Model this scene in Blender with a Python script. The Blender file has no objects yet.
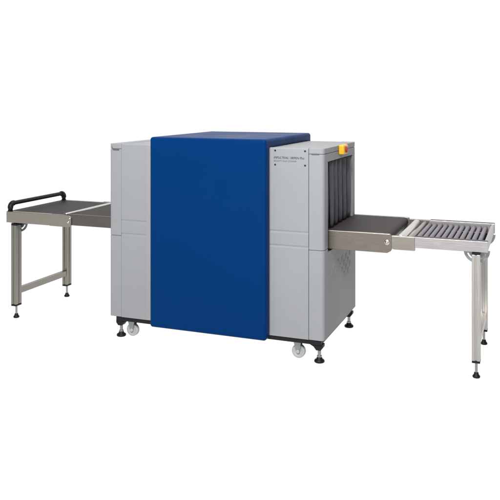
import bpy, bmesh, math, random
from mathutils import Vector, Matrix
random.seed(7)
S = bpy.context.scene
COL = S.collection
R = math.radians

# ------------------------------------------------------------------ camera
cam_d = bpy.data.cameras.new('camera')
cam = bpy.data.objects.new('camera', cam_d); COL.objects.link(cam)
cam.location = (0, 0, 1.52)
cam.rotation_euler = (R(90), 0, R(21.34))
cam_d.sensor_width = 36; cam_d.lens = 53.445
cam_d.shift_y = -0.30            # level camera, picture cropped below the horizon
cam_d.clip_start = 0.05; cam_d.clip_end = 2000
S.camera = cam

# ------------------------------------------------------------------ studio world: white backdrop, white added below to shine through the floor sheet, dim room behind the camera
W = bpy.data.worlds.new('World'); S.world = W; W.use_nodes = True
nt = W.node_tree; nt.nodes.clear()
tc = nt.nodes.new('ShaderNodeTexCoord')
def mth(op, a, b=None, clamp=False):
    n = nt.nodes.new('ShaderNodeMath'); n.operation = op; n.use_clamp = clamp
    for i, v in enumerate((a, b)):
        if v is None: continue
        if isinstance(v, (int, float)): n.inputs[i].default_value = v
        else: nt.links.new(v, n.inputs[i])
    return n.outputs[0]
dot = nt.nodes.new('ShaderNodeVectorMath'); dot.operation = 'DOT_PRODUCT'
nt.links.new(tc.outputs['Generated'], dot.inputs[0])
dot.inputs[1].default_value = (-math.sin(R(21.34)), math.cos(R(21.34)), 0)
mr = nt.nodes.new('ShaderNodeMapRange'); mr.interpolation_type = 'SMOOTHSTEP'
mr.inputs['From Min'].default_value = -0.05; mr.inputs['From Max'].default_value = 0.45
nt.links.new(dot.outputs['Value'], mr.inputs['Value'])
sep = nt.nodes.new('ShaderNodeSeparateXYZ'); nt.links.new(tc.outputs['Generated'], sep.inputs[0])
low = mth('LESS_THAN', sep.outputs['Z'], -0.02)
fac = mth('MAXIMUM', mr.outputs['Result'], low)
mix = nt.nodes.new('ShaderNodeMix'); mix.data_type = 'RGBA'
nt.links.new(fac, mix.inputs['Factor'])
mix.inputs['A'].default_value = (0.10, 0.103, 0.115, 1)
mix.inputs['B'].default_value = (1.04, 1.04, 1.04, 1)
bg = nt.nodes.new('ShaderNodeBackground'); nt.links.new(mix.outputs['Result'], bg.inputs['Color'])
out = nt.nodes.new('ShaderNodeOutputWorld'); nt.links.new(bg.outputs[0], out.inputs['Surface'])

# ------------------------------------------------------------------ studio lamps
def softbox(name, loc, target, size, power, color=(1, 1, 1)):
    d = bpy.data.lights.new(name, 'AREA'); d.shape = 'RECTANGLE'; d.size, d.size_y = size
    d.energy = power; d.color = color
    o = bpy.data.objects.new(name, d); COL.objects.link(o); o.location = loc
    o.rotation_euler = (Vector(target) - Vector(loc)).to_track_quat('-Z', 'Y').to_euler()
    return o
softbox('key_softbox', (-0.75, -0.1, 3.5), (-1.6, 4.3, 0.9), (1.8, 1.2), 490, (1.0, 0.99, 1.0))
softbox('overhead_fill', (-1.7, 5.0, 4.6), (-1.7, 4.6, 1.0), (3.2, 1.2), 125, (1.0, 0.985, 0.955))  # fill lamp added to brighten the roofs and top edges

vs = S.view_settings
S.display_settings.display_device = 'sRGB'
vs.view_transform = 'Standard'; vs.look = 'None'; vs.exposure = 0.0; vs.gamma = 1.0; vs.use_curve_mapping = False
S.cycles.max_bounces = 8

# ------------------------------------------------------------------ materials
def new_mat(name):
    m = bpy.data.materials.new(name); m.use_nodes = True
    return m, m.node_tree, m.node_tree.nodes['Principled BSDF']
def noise(t, scale, detail=3, stretch=None, rough=0.5):
    c = t.nodes.new('ShaderNodeTexCoord'); n = t.nodes.new('ShaderNodeTexNoise')
    n.inputs['Scale'].default_value = scale; n.inputs['Detail'].default_value = detail; n.inputs['Roughness'].default_value = rough
    v = c.outputs['Object']
    if stretch:
        mp = t.nodes.new('ShaderNodeMapping'); mp.inputs['Scale'].default_value = stretch
        t.links.new(v, mp.inputs['Vector']); v = mp.outputs['Vector']
    t.links.new(v, n.inputs['Vector'])
    return n.outputs['Fac']
def ramp(t, src, lo, hi, a=0.3, b=0.7):
    r = t.nodes.new('ShaderNodeMapRange'); r.inputs['From Min'].default_value = a; r.inputs['From Max'].default_value = b
    r.inputs['To Min'].default_value = lo; r.inputs['To Max'].default_value = hi
    t.links.new(src, r.inputs['Value']); return r.outputs['Result']
def varied(t, bsdf, col, amt, src):
    m = t.nodes.new('ShaderNodeMix'); m.data_type = 'RGBA'
    t.links.new(ramp(t, src, 0, 1), m.inputs['Factor'])
    m.inputs['A'].default_value = (*[c * (1 - amt) for c in col], 1)
    m.inputs['B'].default_value = (*[c * (1 + amt) for c in col], 1)
    t.links.new(m.outputs['Result'], bsdf.inputs['Base Color'])
def bump(t, bsdf, src, strength, dist):
    b = t.nodes.new('ShaderNodeBump'); b.inputs['Strength'].default_value = strength; b.inputs['Distance'].default_value = dist
    t.links.new(src, b.inputs['Height']); t.links.new(b.outputs['Normal'], bsdf.inputs['Normal'])

def powder(name, col, rough=0.42, spec=0.5):
    m, t, b = new_mat(name)
    varied(t, b, col, 0.025, noise(t, 2.5, 4))
    t.links.new(ramp(t, noise(t, 5, 3), rough - 0.04, rough + 0.05), b.inputs['Roughness'])
    b.inputs['Specular IOR Level'].default_value = spec
    bump(t, b, noise(t, 900, 2), 0.10, 0.0006)
    return m
def metal(name, col, rough, stretch=(3, 160, 160), metallic=1.0, amt=0.09):
    m, t, b = new_mat(name)
    n = noise(t, 4, 5, stretch, 0.6)
    varied(t, b, col, amt, n)
    t.links.new(ramp(t, n, rough - 0.07, rough + 0.08), b.inputs['Roughness'])
    b.inputs['Metallic'].default_value = metallic
    bump(t, b, n, 0.12, 0.0006)
    return m
def plastic(name, col, rough=0.5, amt=0.06, spec=0.5):
    m, t, b = new_mat(name)
    b.inputs['Specular IOR Level'].default_value = spec
    varied(t, b, col, amt, noise(t, 14, 3))
    t.links.new(ramp(t, noise(t, 30, 3), rough - 0.06, rough + 0.08), b.inputs['Roughness'])
    return m

GREY = powder('grey_powder_coat', (0.222, 0.230, 0.239), 0.50, 0.12)
TRIM = powder('warm_grey_powder_coat', (0.240, 0.236, 0.228), 0.5, 0.25)
STEEL_DARK = metal('taupe_steel', (0.235, 0.208, 0.180), 0.38)  # darker taupe steel for the right bed's side plates
BLUE = powder('blue_powder_coat', (0.0, 0.0222, 0.0965), 0.40, 0.04)
BLACK = plastic('black_steel', (0.008, 0.0085, 0.009), 0.5, spec=0.2)
RUBBER = plastic('black_rubber', (0.005, 0.005, 0.005), 0.5, spec=0.22)
STEEL = metal('brushed_steel', (0.335, 0.308, 0.270), 0.38)
DSTEEL = metal('dull_steel', (0.150, 0.138, 0.122), 0.42)
ALU = metal('anodised_aluminium', (0.43, 0.415, 0.41), 0.42)
LEGALU = metal('leg_aluminium', (0.29, 0.276, 0.244), 0.42, (160, 160, 3))
LEGPALE = metal('pale_leg_aluminium', (0.47, 0.45, 0.425), 0.42, (160, 160, 3))
CHROME = metal('bright_steel', (0.62, 0.605, 0.585), 0.30, (160, 3, 160), amt=0.04)
ZINC = metal('zinc_plate', (0.29, 0.32, 0.315), 0.38, (30, 30, 30))
ROLLER = metal('roller_sleeve', (0.165, 0.152, 0.176), 0.45, (160, 3, 160), 0.4)
NYLON = plastic('pale_nylon', (0.30, 0.31, 0.305), 0.4)
HUB = plastic('grey_hub', (0.30, 0.31, 0.30), 0.4)
YELLOW = plastic('yellow_plastic', (0.60, 0.31, 0.003), 0.35)
RED = plastic('red_plastic', (0.26, 0.012, 0.004), 0.4)
INK = plastic('dark_ink', (0.012, 0.012, 0.015), 0.6, spec=0.2)
PALEINK = plastic('grey_print', (0.065, 0.068, 0.075), 0.6)
DARK = plastic('tunnel_lining', (0.02, 0.02, 0.022), 0.6)
CURTAIN = plastic('lead_curtain', (0.150, 0.138, 0.158), 0.5, amt=0.16)
CHANNEL = plastic('grey_bearing_channel', (0.20, 0.19, 0.18), 0.55, spec=0.2)
SLOT = plastic('dark_slot_cover', (0.045, 0.042, 0.042), 0.5, spec=0.3)
# belt: fine cross ribs
def ribbed(name, col, freq, rough):
    m, t, b = new_mat(name)
    n = noise(t, 3, 5, (6, 60, 6))
    varied(t, b, col, 0.22, n)
    b.inputs['Roughness'].default_value = rough; b.inputs['Specular IOR Level'].default_value = 0.12
    c = t.nodes.new('ShaderNodeTexCoord'); w = t.nodes.new('ShaderNodeTexWave')
    w.bands_direction = 'Y'; w.inputs['Scale'].default_value = freq; w.inputs['Distortion'].default_value = 0.4
    t.links.new(c.outputs['Object'], w.inputs['Vector'])
    bump(t, b, w.outputs['Fac'], 0.35, 0.001)
    return m
BELT = ribbed('conveyor_belt', (0.031, 0.0275, 0.026), 22, 0.6)
MATTOP = ribbed('ribbed_table_mat', (0.021, 0.0190, 0.0175), 14, 0.55)
# floor: invented translucent sheet, lit from below to glow white without shadows
FLOOR = bpy.data.materials.new('white_backlit_sheet'); FLOOR.use_nodes = True
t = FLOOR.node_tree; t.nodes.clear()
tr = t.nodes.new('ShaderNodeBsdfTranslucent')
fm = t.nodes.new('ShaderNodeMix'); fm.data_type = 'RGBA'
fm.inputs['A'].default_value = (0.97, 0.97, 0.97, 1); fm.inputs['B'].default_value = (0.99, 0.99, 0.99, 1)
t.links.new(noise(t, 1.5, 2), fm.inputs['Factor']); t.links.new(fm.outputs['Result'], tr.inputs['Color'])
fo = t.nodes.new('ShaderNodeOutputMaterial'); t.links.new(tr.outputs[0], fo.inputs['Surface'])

# ------------------------------------------------------------------ mesh helpers
def obj(name, bm, mats, parent=None, label=None):
    me = bpy.data.meshes.new(name); bm.to_mesh(me); bm.free()
    for m in (mats if isinstance(mats, (list, tuple)) else [mats]): me.materials.append(m)
    o = bpy.data.objects.new(name, me); COL.objects.link(o)
    if parent:
        o.parent = parent
        if parent.type == 'EMPTY': o.matrix_parent_inverse = Matrix.Translation(-parent.location)   # parts keep world coordinates
    if label: o['label'] = label
    return o
def thing(name, label, cat, loc):
    o = bpy.data.objects.new(name, None); COL.objects.link(o); o.location = loc
    o.empty_display_size = 0.1; o['label'] = label; o['category'] = cat
    return o
def merge(bm, b2, mat=0):
    for f in b2.faces: f.material_index = mat
    me = bpy.data.meshes.new('tmp'); b2.to_mesh(me); b2.free()
    n = len(bm.faces); bm.from_mesh(me); bpy.data.meshes.remove(me)
    return bm
def box(bm, x0, x1, y0, y1, z0, z1, bev=0.0, seg=3, mat=0):
    b = bmesh.new(); bmesh.ops.create_cube(b, size=1)
    for v in b.verts:
        v.co = ((x0 + x1) / 2 + v.co.x * (x1 - x0), (y0 + y1) / 2 + v.co.y * (y1 - y0), (z0 + z1) / 2 + v.co.z * (z1 - z0))
    if bev: bmesh.ops.bevel(b, geom=b.edges[:], offset=bev, segments=seg, profile=0.5, affect='EDGES')
    return merge(bm, b, mat)
def cyl(bm, p0, p1, r0, r1=None, seg=32, bev=0.0, mat=0):
    p0, p1 = Vector(p0), Vector(p1); r1 = r0 if r1 is None else r1
    b = bmesh.new()
    bmesh.ops.create_cone(b, cap_ends=True, segments=seg, radius1=r0, radius2=r1, depth=(p1 - p0).length)
    if bev:
        ed = [e for e in b.edges if any(len(f.verts) > 4 for f in e.link_faces)]
        bmesh.ops.bevel(b, geom=ed, offset=bev, segments=2, profile=0.5, affect='EDGES')
    for f in b.faces: f.smooth = len(f.verts) == 4
    for e in b.edges:
        if any(len(f.verts) > 4 for f in e.link_faces): e.smooth = False
    q = (p1 - p0).to_track_quat('Z', 'Y').to_matrix().to_4x4()
    bmesh.ops.transform(b, matrix=Matrix.Translation((p0 + p1) / 2) @ q, verts=b.verts)
    return merge(bm, b, mat)
def lathe(bm, c, axis, prof, seg=36, mat=0):
    """profile of (radius, height) spun about the axis through c"""
    b = bmesh.new(); rings = []
    for r, h in prof:
        rings.append([b.verts.new((r * math.cos(2 * math.pi * i / seg), r * math.sin(2 * math.pi * i / seg), h)) for i in range(seg)])
    for a, d in zip(rings, rings[1:]):
        for i in range(seg):
            f = b.faces.new((a[i], a[(i + 1) % seg], d[(i + 1) % seg], d[i])); f.smooth = True
    b.faces.new(list(reversed(rings[0]))); b.faces.new(rings[-1])
    for e in b.edges:
        if len(e.link_faces) == 2 and e.calc_face_angle(0) > R(35): e.smooth = False
    bmesh.ops.recalc_face_normals(b, faces=b.faces)
    q = Vector(axis).to_track_quat('Z', 'Y').to_matrix().to_4x4()
    bmesh.ops.transform(b, matrix=Matrix.Translation(Vector(c)) @ q, verts=b.verts)
    return merge(bm, b, mat)
def prism(bm, pts, axis, a, d, bev=0.0, mat=0, seg=2):
    """polygon of 2-D points extruded along x (pts = y,z) or y (pts = x,z) or z (pts = x,y)"""
    b = bmesh.new()
    def mk(p, h): return {'x': (h, p[0], p[1]), 'y': (p[0], h, p[1]), 'z': (p[0], p[1], h)}[axis]
    f = b.faces.new([b.verts.new(mk(p, a)) for p in pts])
    g = bmesh.ops.extrude_face_region(b, geom=[f])
    dv = Vector(mk((0, 0), d)) - Vector(mk((0, 0), a))
    bmesh.ops.translate(b, vec=dv, verts=[v for v in g['geom'] if isinstance(v, bmesh.types.BMVert)])
    bmesh.ops.recalc_face_normals(b, faces=b.faces)
    if bev:
        ed = [e for e in b.edges if e.calc_face_angle(0) > R(28)]
        bmesh.ops.bevel(b, geom=ed, offset=bev, segments=seg, profile=0.5, affect='EDGES', clamp_overlap=True)
    if len(pts) > 20:
        for f in b.faces: f.smooth = len(f.verts) <= 4
        for e in b.edges:
            if len(e.link_faces) == 2 and e.calc_face_angle(0) > R(16): e.smooth = False
    return merge(bm, b, mat)
def rounded(x0, x1, z0, z1, radii, n=6):
    """rounded rectangle, radii = (bl, br, tr, tl)"""
    pts = []
    for (cx, cz, r, a0) in ((x0 + radii[0], z0 + radii[0], radii[0], 180), (x1 - radii[1], z0 + radii[1], radii[1], 270),
                            (x1 - radii[2], z1 - radii[2], radii[2], 0), (x0 + radii[3], z1 - radii[3], radii[3], 90)):
        k = n if r > 0.001 else 0
        for i in range(k + 1):
            a = R(a0 + (90 * i / k if k else 0)); pts.append((cx + r * math.cos(a), cz + r * math.sin(a)))
    return pts
def tube(bm, path, r, seg=16, mat=0):
    b = bmesh.new(); rings = []; pts = [Vector(p) for p in path]
    for i, p in enumerate(pts):
        d = (pts[min(i + 1, len(pts) - 1)] - pts[max(i - 1, 0)]).normalized()
        q = d.to_track_quat('Z', 'X').to_matrix()
        rings.append([b.verts.new(p + q @ Vector((r * math.cos(2 * math.pi * k / seg), r * math.sin(2 * math.pi * k / seg), 0))) for k in range(seg)])
    for a, d in zip(rings, rings[1:]):
        for i in range(seg):
            f = b.faces.new((a[i], a[(i + 1) % seg], d[(i + 1) % seg], d[i])); f.smooth = True
    b.faces.new(list(reversed(rings[0]))); b.faces.new(rings[-1])
    bmesh.ops.recalc_face_normals(b, faces=b.faces)
    return merge(bm, b, mat)
def carve(o, cutters):
    for c in cutters:
        m = o.modifiers.new('b', 'BOOLEAN'); m.object = c; m.operation = 'DIFFERENCE'; m.solver = 'EXACT'
    dg = bpy.context.evaluated_depsgraph_get()
    me = bpy.data.meshes.new_from_object(o.evaluated_get(dg)); o.modifiers.clear(); old = o.data; o.data = me; me.name = old.name
    bpy.data.meshes.remove(old)
    for c in cutters: bpy.data.objects.remove(c)
def B(): return bmesh.new()
def put(name, mats, parent, *a, label=None, **k): return obj(name, box(B(), *a, **k), mats, parent, label)

# ------------------------------------------------------------------ setting: added floor sheet, glowing white from the world below
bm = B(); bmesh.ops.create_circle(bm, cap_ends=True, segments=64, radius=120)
fl = obj('floor', bm, FLOOR); fl.location = (0, 0, 0); fl['kind'] = 'structure'; fl['label'] = 'plain white floor sheet under the scanner, added and lit from below'

# ------------------------------------------------------------------ the scanner
YF, YB = 4.110, 4.905            # front and back of the grey cabinet
XL, XR = -2.571, -1.151
SL, SR = -2.487, -1.242          # seams to the end modules
Z0, ZT = 0.137, 1.241
scan = thing('baggage_scanner', 'large grey baggage x-ray scanner with a blue cover, dark curtained tunnel and yellow emergency stop', 'x-ray scanner', (-1.856, 4.51, 0))

# core behind the panels
core = obj('cabinet', box(B(), SL + 0.004, SR - 0.004, YF + 0.0282, YB, Z0, ZT - 0.012, 0.006), GREY, scan)
put('roof', GREY, scan, SL + 0.002, SR - 0.002, YF + 0.0285, YB - 0.01, ZT - 0.0115, ZT - 0.002, bev=0.003)
# stacked front panels either side of the blue cover
def panels(x0, x1, txt):
    # one pressed sheet with two shallow horizontal creases
    g, w1, w2 = 0.0034, 0.009, 0.010
    pts = [(YF, Z0)]
    for zc in (0.6675, 0.7520): pts += [(YF, zc - w2), (YF + g, zc), (YF, zc + w1)]
    pts += [(YF, ZT - 0.007), (YF + 0.003, ZT - 0.002), (YF + 0.008, ZT), (YF + 0.028, ZT), (YF + 0.028, Z0)]
    out = [obj('front_panel', prism(B(), pts, 'x', x0, x1), GREY, scan)]
    return out
pr = panels(-1.60, SR - 0.002, 'right')
pl = panels(SL + 0.002, -2.10, 'left')
obj('trim_strip', prism(B(), [(YF - 0.0025, Z0 + 0.001), (YF - 0.0025, ZT - 0.006), (YF + 0.003, ZT - 0.001), (YF + 0.02, ZT - 0.001), (YF + 0.02, Z0 + 0.001)], 'x', -2.303, -2.20, bev=0.0012), TRIM, scan)

# end modules
def end_module(x0, x1, face, open_tunnel):
    rr = 0.024; rad = (0.0, rr, rr, 0.0) if face > 0 else (rr * 0.6, 0.0, 0.0, rr * 0.6)
    def shell(name, yb, z0, z1): return obj(name, prism(B(), rounded(x0, x1, YF, yb, rad, 12), 'z', z0, z1, bev=0.003), GREY, scan)
    lid = shell('lid', YB - 0.02, 1.2088, ZT); up = shell('end_frame', YB - 0.02, 0.6555, 1.2070); lo = shell('end_panel', YB, Z0, 0.6535)
    xi, xo = (x0, x1 - 0.02) if face > 0 else (x0 + 0.02, x1)
    put('seam_gasket', HUB, scan, xi, xo, YF + 0.008, YB - 0.05, 1.2070, 1.2088)
    for ya, yb in (((YF + 0.008, 4.1915), (4.8025, YB - 0.03)) if open_tunnel else ((YF + 0.008, YB - 0.05),)):
        put('seam_gasket', HUB, scan, xi, xo, ya, yb, 0.6535, 0.6555)
    if open_tunnel:
        for o in (up, lo):
            cut = obj('cut', box(B(), x0 - 0.2, x1 + 0.2, 4.192, 4.802, 0.632, 1.160), DARK)
            bpy.context.view_layer.update(); carve(o, [cut])
    return up, lo
up_r, lo_r = end_module(SR, XR, 1, True)
up_l, lo_l = end_module(XL, SL, -1, False)
# tunnel mouth inside the right end: a shallow dark box
ct = obj('cut', box(B(), -1.46, SR + 0.02, 4.188, 4.790, 0.66, 1.165), DARK)
bpy.context.view_layer.update(); carve(core, [ct])
bm = B()
box(bm, -1.462, -1.456, 4.19, 4.788, 0.662, 1.163)
box(bm, -1.4559, SR, 4.1865, 4.1885, 0.662, 1.163); box(bm, -1.4559, SR, 4.7885, 4.7905, 0.662, 1.163)
box(bm, -1.4559, SR, 4.1886, 4.7884, 1.160, 1.163)
obj('tunnel_lining', bm, DARK, scan)

# curtain: overlapping hanging strips
cur = obj('curtain', cyl(B(), (-1.182, 4.193, 1.154), (-1.182, 4.784, 1.154), 0.004, seg=12), BLACK, scan)
ns = 6; wdt = (4.812 - 4.198) / ns
for i in range(ns):
    y0 = 4.198 + i * wdt; y1 = y0 + wdt - 0.030 + random.uniform(-0.004, 0.004)
    bm = B(); b = bmesh.new(); N, Mz = 8, 12; rows = []
    off = (0.003 if i % 2 else 0.0) + random.uniform(-0.003, 0.003); ph = random.uniform(-0.5, 0.5)
    for k in range(Mz + 1):
        z = 1.152 - (1.152 - 0.762) * k / Mz; row = []
        for j in range(N + 1):
            u = j / N; y = y0 + (y1 - y0) * u
            x = -1.178 + off + 0.018 * math.sin(math.pi * u) + 0.007 * (k / Mz) * math.sin(2.2 * k / Mz + ph + u)
            row.append(b.verts.new((x, y, z)))
        rows.append(row)
    for a, d in zip(rows, rows[1:]):
        for j in range(N): f = b.faces.new((a[j], d[j], d[j + 1], a[j + 1])); f.smooth = True
    bmesh.ops.solidify(b, geom=b.faces[:], thickness=0.004)
    merge(bm, b); obj('curtain_strip', bm, CURTAIN, cur)

# the blue cover: a U of sheet steel over front, top and back
o_, i_ = (4.030, 4.942, 0.122, 1.2925), (4.104, 4.9065, 1.236)
pts = [(o_[0], o_[2]), (o_[0], o_[3]), (o_[1], o_[3]), (o_[1], o_[2]), (i_[1], o_[2]), (i_[1], i_[2]), (i_[0], i_[2]), (i_[0], o_[2])]
obj('cover', prism(B(), pts, 'x', -2.239, -1.477, bev=0.020, seg=8), BLUE, scan, 'plain glossy blue cover over front and top')

# base frame, feet, casters
bm = B(); box(bm, -2.532, -1.172, YF + 0.012, YB - 0.02, 0.108, 0.1365, 0.003)
fx, fy = (-2.515, -1.192), (4.158, 4.872)
for x in fx:
    for y in fy:
        s = 1 if x < -2 else -1
        prism(bm, [(x - s * 0.026, 0.1078), (x - s * 0.026, 0.090), (x - s * 0.012, 0.072), (x + s * 0.014, 0.072), (x + s * 0.03, 0.092), (x + s * 0.06, 0.1078)], 'y', y - 0.022, y + 0.022, bev=0.002)
obj('base_frame', bm, BLACK, scan)
def foot(name, x, y, ztop, rs, rp, parent, nut=True):
    bm = B(); cyl(bm, (x, y, 0.026), (x, y, ztop), rs, seg=24)
    if nut: cyl(bm, (x, y, 0.030), (x, y, 0.030 + rs * 0.9), rs * 1.55, seg=6)
    o = obj(name, bm, ZINC, parent)
    pb = B(); lathe(pb, (x, y, 0), (0, 0, 1), [(rp * 0.90, 0.0), (rp, 0.003), (rp, 0.009), (rp * 0.92, 0.014), (rp * 0.60, 0.020), (rs * 1.7, 0.026), (rs * 1.5, 0.029), (rs * .8, 0.0295)])
    obj('foot_pad', pb, RUBBER, o)
    return o
for x in fx:
    for y in fy: foot('levelling_foot', x, y, 0.073, 0.0095, 0.030, scan)
def caster(x, y):
    r = 0.040; s = -1
    bm = B()
    cyl(bm, (x, y, 0.096), (x, y, 0.1075), 0.026, seg=24)
    for d in (-1, 1):
        prism(bm, [(x - 0.002, 0.034), (x + 0.004, 0.029), (x + 0.012, 0.029), (x + 0.018, 0.034), (x + 0.026, 0.096), (x - 0.018, 0.096)], 'y', y + d * 0.019 - 0.0015, y + d * 0.019 + 0.0015)
    box(bm, x - 0.018, x + 0.026, y - 0.0174, y + 0.0174, 0.0925, 0.0958)
    f = obj('caster', bm, ZINC, scan)
    w = B(); c = (x + 0.008, y, r)
    lathe(w, (c[0], c[1] - 0.014, c[2]), (0, 1, 0), [(0.020, 0.004), (0.024, 0.002), (0.030, 0.0), (r - 0.004, 0.0), (r, 0.004), (r, 0.024), (r - 0.004, 0.028), (0.030, 0.028), (0.024, 0.026), (0.020, 0.024)])
    wo = obj('wheel', w, NYLON, f)
    h = B(); cyl(h, (c[0], c[1] - 0.024, c[2]), (c[0], c[1] + 0.024, c[2]), 0.011, seg=20, bev=0.002)
    obj('axle', h, HUB, f)
for x in (-2.455, -1.335):
    for y in (4.19, 4.84): caster(x, y)

# emergency stop box on the end frame
es = obj('emergency_stop', box(B(), XR - 0.001, XR + 0.034, 4.440, 4.548, 1.184, 1.244, 0.009, 4), YELLOW, scan, 'yellow emergency stop box with red button')
bm = B(); lathe(bm, (XR + 0.0335, 4.494, 1.214), (1, 0, 0), [(0.017, 0), (0.017, 0.002), (0.0195, 0.003), (0.0195, 0.006), (0.017, 0.009), (0.010, 0.011), (0.004, 0.0115)])
obj('push_button', bm, RED, es)

# shallow round dimples on the lower end panel
for i, (vy, vz) in enumerate([(4.285, .49), (4.335, .525), (4.385, .49), (4.435, .525), (4.485, .49), (4.535, .525), (4.585, .49), (4.635, .525), (4.685, .49), (4.735, .525),
                              (4.335, .455), (4.435, .455), (4.535, .455), (4.635, .455), (4.735, .455), (4.585, .42), (4.685, .42)]):
    bm = B(); lathe(bm, (XR - 0.0005, vy, vz), (1, 0, 0), [(0.022, 0), (0.0215, 0.0012), (0.017, 0.0027), (0.013, 0.0019), (0.006, 0.0008)], seg=24)
    obj('panel_dimple', bm, GREY, lo_r)

# nameplates, print, screws
def text(body, size, loc, mat, parent, name='lettering', shear=0.0, bold=0.0, width=None):
    c = bpy.data.curves.new(name, 'FONT'); c.body = body; c.size = size; c.shear = shear; c.offset = bold; c.extrude = 0.0004
    o = bpy.data.objects.new('t', c); COL.objects.link(o)
    bpy.context.view_layer.update()
    me = bpy.data.meshes.new_from_object(o.evaluated_get(bpy.context.evaluated_depsgraph_get()))
    bpy.data.objects.remove(o)
    xs = [v.co.x for v in me.vertices]; w = max(xs) - min(xs); k = (width / w) if width else 1
    for v in me.vertices:
        x, y, z = v.co; v.co = (loc[0] + (x - min(xs)) * k, loc[1] - z, loc[2] + y)
    b = bmesh.new(); b.from_mesh(me); bpy.data.meshes.remove(me)
    return obj(name, b, mat, parent)
YT = YF - 0.0004
text('IMPULTRIAL 180PEN Plus', 0.0185, (-1.456, YT, 1.1765), INK, pr[0], shear=0.22, width=0.188)
text('SECURITY X-RAY SCANNER', 0.0135, (-1.456, YT, 1.1585), PALEINK, pr[0], shear=0.1, width=0.140)
for x, z in ((-1.447, 1.224), (-1.264, 1.224), (-1.447, 1.141), (-1.264, 1.141)):
    obj('screw', lathe(B(), (x, YF + 0.0005, z), (0, -1, 0), [(0.0055, 0), (0.0055, 0.002), (0.004, 0.003), (0.0022, 0.0032), (0.002, 0.0015)], seg=16), INK, pr[0])
put('nameplate', PALEINK, scan, -1.226, -1.180, YF - 0.0015, YF + 0.0015, 1.2035, 1.2115)
bm = B(); box(bm, -2.546, -2.503, YF - 0.0015, YF + 0.0015, 1.1975, 1.2060)
arc = [(-2.554 + 0.006 * (1 - math.cos(a)), 1.222 - 0.020 * (a / 1.4)) for a in [1.4 * i / 8 for i in range(9)]]
for p, q in zip(arc, arc[1:]): cyl(bm, (p[0], YF - 0.0004, p[1]), (q[0], YF - 0.0004, q[1]), 0.0022, seg=8)
obj('nameplate', bm, PALEINK, scan)

# conveyor beds reaching out of the cabinet
def bed(x0, x1, z0, z1, right):
    bm = B(); box(bm, x0, x1 - 0.02 if right else x1, 4.262, 4.845, z0 + 0.02, z1 - 0.010)
    b_ = obj('conveyor_bed', bm, DSTEEL, scan)
    for y0, y1 in ((4.222, 4.240), (4.866, 4.884)):
        if right: pts = [(x0, z0), (x1 - 0.026, z0), (x1 - 0.006, z0 + 0.012), (x1, z0 + 0.024), (x1, z1 - 0.016), (x1 - 0.010, z1), (x0, z1)]
        else: pts = [(x0, z0), (x1, z0), (x1, z1), (x0, z1)]
        obj('side_plate', prism(B(), pts, 'y', y0, y1, bev=0.0025), STEEL_DARK if right else DSTEEL, b_)
    # belt with rounded nose
    e = x1 - 0.012 if right else x0 + 0.012
    zc = z1 - 0.028; r = 0.027; xin = x0 if right else x1
    s = 1 if right else -1
    pts = [(xin, zc + r)] + [(e - s * r + s * r * math.sin(a), zc + r * math.cos(a)) for a in [math.pi * i / 12 for i in range(13)]] + [(xin, zc - r)]
    obj('belt', prism(B(), pts, 'y', 4.2415, 4.8645), BELT, b_)
    return b_
bed_r = bed(-1.23, -0.785, 0.648, 0.757, True)
bed_l = bed(-2.985, -2.555, 0.675, 0.749, False)
for y, d in ((4.222, -1), (4.884, 1)):
    bm = B(); lathe(bm, (-0.812, y - d * 0.0005, 0.7085), (0, d, 0), [(0.016, 0), (0.016, 0.002), (0.013, 0.0035), (0.0075, 0.004), (0.007, 0.007), (0.004, 0.0085)])
    obj('pivot_bolt', bm, CHROME, bed_r)

# ------------------------------------------------------------------ legs shared by both tables
def leg(x, y, ztop, mat, parent):
    hx, hy, s = 0.0215, 0.030, 0.0035
    # T-slot profile: outline with a shallow groove in each side
    g, d = 0.005, 0.005
    pts = [(x - hx, y - hy), (x - g, y - hy), (x - g, y - hy + d), (x + g, y - hy + d), (x + g, y - hy), (x + hx, y - hy),
           (x + hx, y - g), (x + hx - d, y - g), (x + hx - d, y + g), (x + hx, y + g), (x + hx, y + hy),
           (x + g, y + hy), (x + g, y + hy - d), (x - g, y + hy - d), (x - g, y + hy), (x - hx, y + hy),
           (x - hx, y + g), (x - hx + d, y + g), (x - hx + d, y - g), (x - hx, y - g)]
    o = obj('leg', prism(B(), pts, 'z', 0.098, ztop - 0.012, bev=0.0016), mat, parent)
    for a, b in ((0.086, 0.0979), (ztop - 0.0119, ztop)):
        obj('end_cap', box(B(), x - hx, x + hx, y - hy, y + hy, a, b, 0.002), RUBBER, o)
    # foot pieces are sub-parts of the leg
    bm = B(); cyl(bm, (x, y, 0.024), (x, y, 0.0865), 0.0072, seg=20)
    obj('foot_stem', bm, ZINC, o)
    pb = B(); lathe(pb, (x, y, 0), (0, 0, 1), [(0.018, 0), (0.0205, 0.003), (0.0205, 0.009), (0.017, 0.013), (0.0125, 0.020), (0.0115, 0.028), (0.0074, 0.0285)])
    obj('foot_pad', pb, RUBBER, o)
    return o
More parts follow.
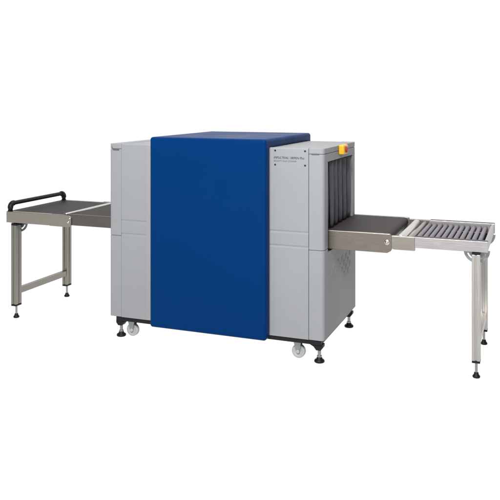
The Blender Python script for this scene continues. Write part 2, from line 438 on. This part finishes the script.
def fold_bracket(x, y, z, parent):
    """half-round zinc plate with a curved slot, standing under the rail beside the leg"""
    ro, r1, r2 = 0.070, 0.055, 0.046
    b = bmesh.new(); n = 28
    def ring(r, yy): return [b.verts.new((x + r * math.cos(math.pi + math.pi * i / n), yy, z + r * math.sin(math.pi + math.pi * i / n))) for i in range(n + 1)]
    for ra, rb, i0, i1 in ((0.0, r2, 0, n), (r1, ro, 0, n)):
        for yy, fl in ((y - 0.002, False), (y + 0.002, True)):
            A, D = ring(max(ra, 0.001), yy), ring(rb, yy)
            for i in range(n):
                q = (A[i], A[i + 1], D[i + 1], D[i]); b.faces.new(q if fl else tuple(reversed(q)))
        for r in (ra, rb):
            if r == 0: continue
            A, D = ring(r, y - 0.002), ring(r, y + 0.002)
            for i in range(n): b.faces.new((A[i], A[i + 1], D[i + 1], D[i]))
    # bridges closing the slot at both ends and in the middle
    bm = merge(B(), b)
    for a0, a1 in ((0, 3), (n // 2 - 2, n // 2 + 2), (n - 3, n)):
        pts = []
        for i in range(a0, a1 + 1):
            a = math.pi + math.pi * i / n; pts.append((x + r1 * math.cos(a), z + r1 * math.sin(a)))
        for i in range(a1, a0 - 1, -1):
            a = math.pi + math.pi * i / n; pts.append((x + r2 * math.cos(a), z + r2 * math.sin(a)))
        prism(bm, pts, 'y', y - 0.0019, y + 0.0019)
    o = obj('folding_bracket', bm, ZINC, parent)
    bb = B()
    for dx, dz in ((0, -0.018),):
        cyl(bb, (x + dx, y - 0.008, z + dz), (x + dx, y + 0.008, z + dz), 0.010, seg=6)
    obj('bolt', bb, CHROME, o)
    return o

# ------------------------------------------------------------------ the flat table on the left
lt = thing('extension_table', 'flat dark-topped table on two metal legs with a black push handle', 'outfeed table', (-3.22, 4.54, 0))
RT, RB = 0.742, 0.665
for y0, y1 in ((4.215, 4.245), (4.845, 4.875)):
    obj('side_rail', box(B(), -3.476, -3.112, y0, y1, RB, RT, 0.002), STEEL, lt)
for y0, y1, yb, d in ((4.2135, 4.2213, 4.2135, -1), (4.8847, 4.8925, 4.8925, 1)):
    pts = rounded(-3.1118, -2.940, 0.662, 0.7425, (0.001, 0.030, 0.022, 0.001))
    hp = obj('hinge_plate', prism(B(), pts, 'y', y0, y1, bev=0.0015), STEEL, lt)
    for bx, bz, br in ((-2.963, 0.697, 0.0095), (-2.9505, 0.722, 0.0065)):
        bm = B(); lathe(bm, (bx, yb - d * 0.0005, bz), (0, d, 0), [(br, 0), (br, 0.002), (br * 0.8, 0.004), (br * 0.3, 0.005)], seg=20)
        obj('bolt', bm, CHROME, hp)
for y0, y1 in ((4.2216, 4.245), (4.845, 4.8844)):
    obj('side_rail', box(B(), -3.1118, -2.995, y0, y1, RB + 0.004, RT - 0.001, 0.001), DSTEEL, lt)
obj('end_rail', box(B(), -3.476, -3.446, 4.2452, 4.8448, RB, 0.7215, 0.002), STEEL, lt)
obj('table_top', box(B(), -3.475, -3.028, 4.2452, 4.8448, 0.722, 0.7405, 0.002), MATTOP, lt)
obj('edge_roller', cyl(B(), (-3.009, 4.247, 0.7375), (-3.009, 4.843, 0.7375), 0.0125, bev=0.002), CHROME, lt)
# handle
path = []
hx, zr, zh, rad = -3.455, 0.740, 0.795, 0.028
y0, y1 = 4.232, 4.858
path.append((hx, y0, zr))
for i in range(9):
    a = R(90 * i / 8); path.append((hx, y0 + rad - rad * math.cos(a), zh - rad + rad * math.sin(a)))
for i in range(9):
    a = R(90 - 90 * i / 8); path.append((hx, y1 - rad + rad * math.cos(a), zh - rad + rad * math.sin(a)))
path.append((hx, y1, zr))
hd = obj('handle', tube(B(), path, 0.0145), RUBBER, lt)
for y in (y0, y1):
    sg = 1 if y < 4.5 else -1
    ep = [(hx, y, 0.7425), (hx, y, 0.764)] + [(hx, y + sg * (0.030 - 0.030 * math.cos(R(a))), 0.765 + 0.030 * math.sin(R(a))) for a in range(10, 91, 10)] + [(hx, y + sg * 0.036, 0.795)]
    obj('handle_elbow', tube(B(), ep, 0.0190), RUBBER, hd)
for y in (4.240, 4.835):
    leg(-3.410, y, 0.660, LEGALU, lt)
    fold_bracket(-3.410, y + (0.034 if y < 4.5 else -0.034), 0.664, lt)
obj('cross_bar', box(B(), -3.428, -3.392, 4.2702, 4.8048, 0.166, 0.205, 0.002), LEGALU, lt)

# ------------------------------------------------------------------ the roller table on the right
rt = thing('roller_table', 'silver gravity roller table on two metal legs beside the open curtained tunnel', 'roller table', (-0.47, 4.54, 0))
RT, RB = 0.751, 0.691
for y0, y1 in ((4.2135, 4.2445), (4.8445, 4.8755)):
    obj('side_rail', box(B(), -0.655, -0.262, y0, y1, RB, RT, 0.002), ALU, rt)
for y0, y1 in ((4.2170, 4.2425), (4.8465, 4.8720)):
    pts = [(-0.7848, 0.676), (-0.770, 0.672), (-0.6552, 0.672), (-0.6552, 0.7485), (-0.7848, 0.7485)]
    obj('hinge_plate', prism(B(), pts, 'y', y0, y1, bev=0.0015), STEEL if y0 < 4.5 else DSTEEL, rt)
ep = obj('end_plate', box(B(), -0.2820, -0.2665, 4.2447, 4.8443, 0.688, 0.7475, 0.002), ALU, rt)
cr = obj('cross_member', box(B(), -0.655, -0.30, 4.30, 4.79, 0.693, 0.699), BLACK, rt)
obj('end_roller', cyl(B(), (-0.738, 4.245, 0.727), (-0.738, 4.844, 0.727), 0.0245, bev=0.003), CHROME, rt)
obj('end_roller', cyl(B(), (-0.686, 4.2447, 0.728), (-0.686, 4.8443, 0.728), 0.0150, bev=0.002), STEEL, rt)
nr = 11
r0 = None
for i in range(nr):
    x = -0.652 + 0.0335 * i + 0.004
    if r0 is None:
        r0 = obj('roller', cyl(cyl(B(), (x, 4.300, 0.7285), (x, 4.798, 0.7285), 0.0135, seg=28, bev=0.002), (x, 4.245, 0.728), (x, 4.844, 0.728), 0.004, seg=12), ROLLER, rt)
        x0r = x
    else:
        c = r0.copy(); COL.objects.link(c); c.location = (r0.location.x + x - x0r, r0.location.y, r0.location.z)
for y0, y1, m in ((4.2447, 4.2980, SLOT), (4.8000, 4.8443, CHANNEL)):
    obj('bearing_strip', box(B(), -0.654, -0.283, y0, y1, 0.700, 0.7445 if y0 < 4.5 else 0.7495, 0.0015), m, rt)
for y in (4.229, 4.860):
    obj('slot_cover', box(B(), -0.654, -0.263, y - 0.0140, y + 0.0140, RT - 0.001, RT + 0.0022, 0.001), SLOT, rt)
for y in (4.240, 4.835):
    leg(-0.325, y, 0.688, LEGPALE, rt)
    fold_bracket(-0.325, y + (0.034 if y < 4.5 else -0.034), 0.690, rt)
obj('cross_bar', box(B(), -0.343, -0.307, 4.2702, 4.8048, 0.166, 0.205, 0.002), LEGPALE, rt)
